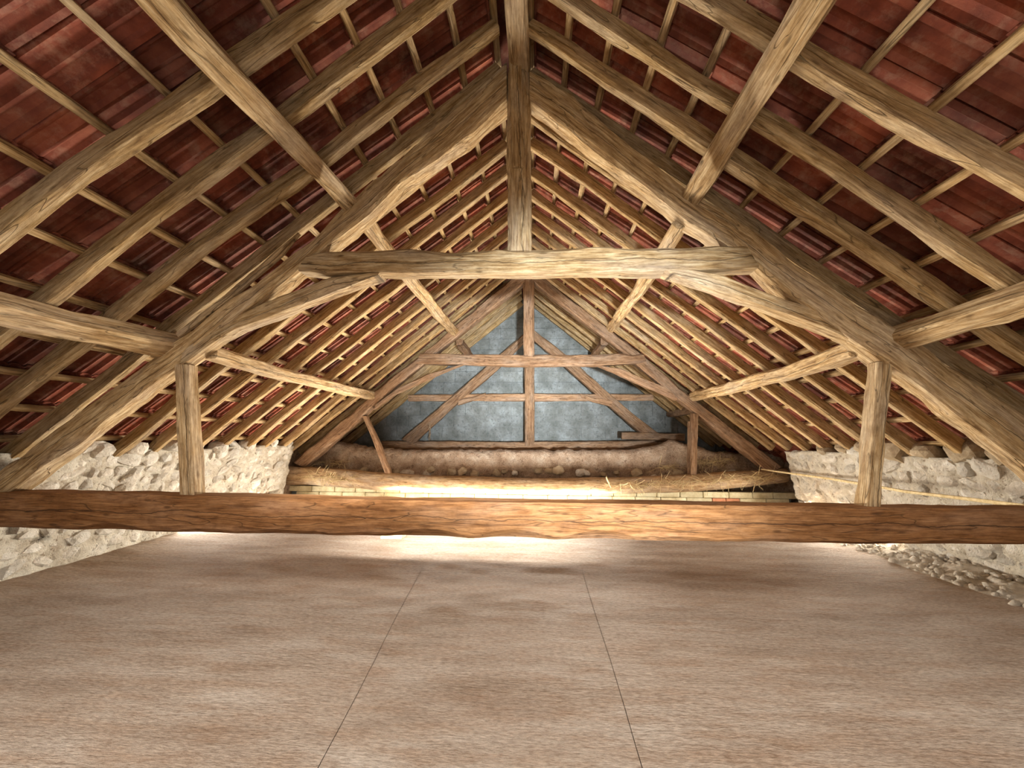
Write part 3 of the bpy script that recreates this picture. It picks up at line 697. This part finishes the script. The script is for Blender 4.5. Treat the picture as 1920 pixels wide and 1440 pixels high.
# ---------------------------------------------------------------- small things
# rusty chain hanging at the left of the far truss
ch = empty('chain', atY(806, 800, 10.9), label='short rusty chain hanging from the far truss on the left', cat='chain')
bm = bmesh.new(); R0, r0 = .035, .010; seg = 12
ring = []
for i in range(seg):
    a = 2 * math.pi * i / seg; cx, cz = R0 * .7 * math.cos(a), R0 * 1.35 * math.sin(a); rw = []
    for j in range(6):
        b_ = 2 * math.pi * j / 6; rw.append(bm.verts.new((cx + r0 * math.cos(b_) * math.cos(a), r0 * math.sin(b_), cz + r0 * math.cos(b_) * math.sin(a))))
    ring.append(rw)
for i in range(seg):
    for j in range(6): bm.faces.new((ring[i][j], ring[(i + 1) % seg][j], ring[(i + 1) % seg][(j + 1) % 6], ring[i][(j + 1) % 6]))
lm = bpy.data.meshes.new('chain_link'); bm.to_mesh(lm); bm.free(); lm.materials.append(IRONM)
for i in range(7):
    o = link('chain_link', lm, ch, (random.uniform(-.012, .012), 0, .09 - i * .072)); o.rotation_euler = (0, random.uniform(-.15, .15), (i % 2) * 1.5)
# cane leaning from the log to the big tie beam on the right
stick('cane', [atY(1428, 880, 8.95), atY(1560, 898, 6.9), atY(1700, 922, 5.2), atY(1925, 949, 3.98)], .035, .035, STRAWM, bow=.01, label='long pale cane resting on the log and the right end of the tie beam', cat='cane')
# brick on the floor just beyond the big tie beam
pb = block('brick', .36, .2, .07, KERBM, .008)
link('brick', pb, None, (-2.32, 6.32, .035), label='flat brick lying on the floor just beyond the big tie beam', cat='brick')
# rubble heap at the foot of the right wall
V, Fc = [], []; nx, ny = 36, 60
for j in range(ny + 1):
    y = 3.7 + 3.2 * j / ny
    for i in range(nx + 1):
        x = 4.75 + .85 * i / nx; e = math.sin(math.pi * j / ny) ** .6
        hgt = e * (i / nx) ** 1.3 * (.17 + .12 * nz(x * 3, y * 3, 40) + .09 * nz(x * 8, y * 8, 41)) - .02 * (1 - e)
        V.append((x, y, fz(x, y) - .012 + hgt))
for j in range(ny):
    for i in range(nx):
        a = j * (nx + 1) + i; Fc.append((a, a + 1, a + nx + 2, a + nx + 1))
import bmesh as _b
bm = _b.new(); _b.ops.create_icosphere(bm, subdivisions=1, radius=.5); tv = [v.co.copy() for v in bm.verts]; tf = [tuple(v.index for v in f.verts) for f in bm.faces]; bm.free()
for _ in range(520):
    y = random.uniform(3.8, 6.8); f = random.random() ** .7; x = 4.85 + .72 * f
    e = math.sin(math.pi * (y - 3.7) / 3.2) ** .6; hz = e * f ** 1.3 * .15; r_ = random.uniform(.02, .085) * (.5 + .5 * e); b = len(V)
    R_ = Matrix.Rotation(random.uniform(0, 6), 3, Vector((random.random(), random.random(), random.random() + .1)))
    V.extend([R_ @ Vector((v.x * r_ * 2, v.y * r_ * 1.4, v.z * r_ * 1.2)) * (1 + .4 * nz(v.x * 3, v.y * 3, _)) + Vector((x, y, hz)) for v in tv]); Fc.extend([tuple(b + q for q in f_) for f_ in tf])
link('rubble_heap', mkmesh('rubble_heap', V, Fc, RUBM, True), kind='stuff', label='low heap of pale mortar rubble along the foot of the right wall', cat='rubble')
# loose straw: on the log, on the mud wall, on the rubble
def straw(name, spots, label, n, ln=(.12, .35), th=.004):
    V, Fc = [], []
    for _ in range(n):
        c, sx, sy_, sz = random.choice(spots)
        p = c + Vector((random.uniform(-sx, sx), random.uniform(-sy_, sy_), random.uniform(-sz, sz)))
        d = Vector((random.gauss(0, 1), random.gauss(0, .5), random.gauss(0, .45))).normalized(); L_ = random.uniform(*ln)
        q = p + d * L_ * .5 + Vector((0, 0, random.uniform(-.04, .03))); r_ = p + d * L_ + Vector((0, 0, -random.uniform(0, .06)))
        s = d.cross(Vector((.3, .2, 1))).normalized() * th; u = Vector((0, 0, th)); b = len(V)
        for m in (p, q, r_): V.extend([m - s, m + s, m + u * 1.5])
        for k in (0, 3):
            for j in range(3): Fc.append((b + k + j, b + k + (j + 1) % 3, b + k + 3 + (j + 1) % 3, b + k + 3 + j))
    return link(name, mkmesh(name, V, Fc, STRAWM), kind='stuff', label=label, cat='straw')
sp = [(atY(x, y, 9.02), .35, .05, .07) for x, y in ((1170, 912), (1210, 908), (1260, 905), (1320, 903), (1380, 898), (1430, 893), (640, 898), (600, 893))]
straw('straw', sp, 'dry straw strands caught along the right half of the log', 420)
straw('straw', [(atY(x, y, 9.66), .3, .05, .05) for x, y in ((1360, 862), (1330, 868), (1250, 876), (620, 868))], 'dry straw hanging from the mud wall near the right post of the middle truss', 160)
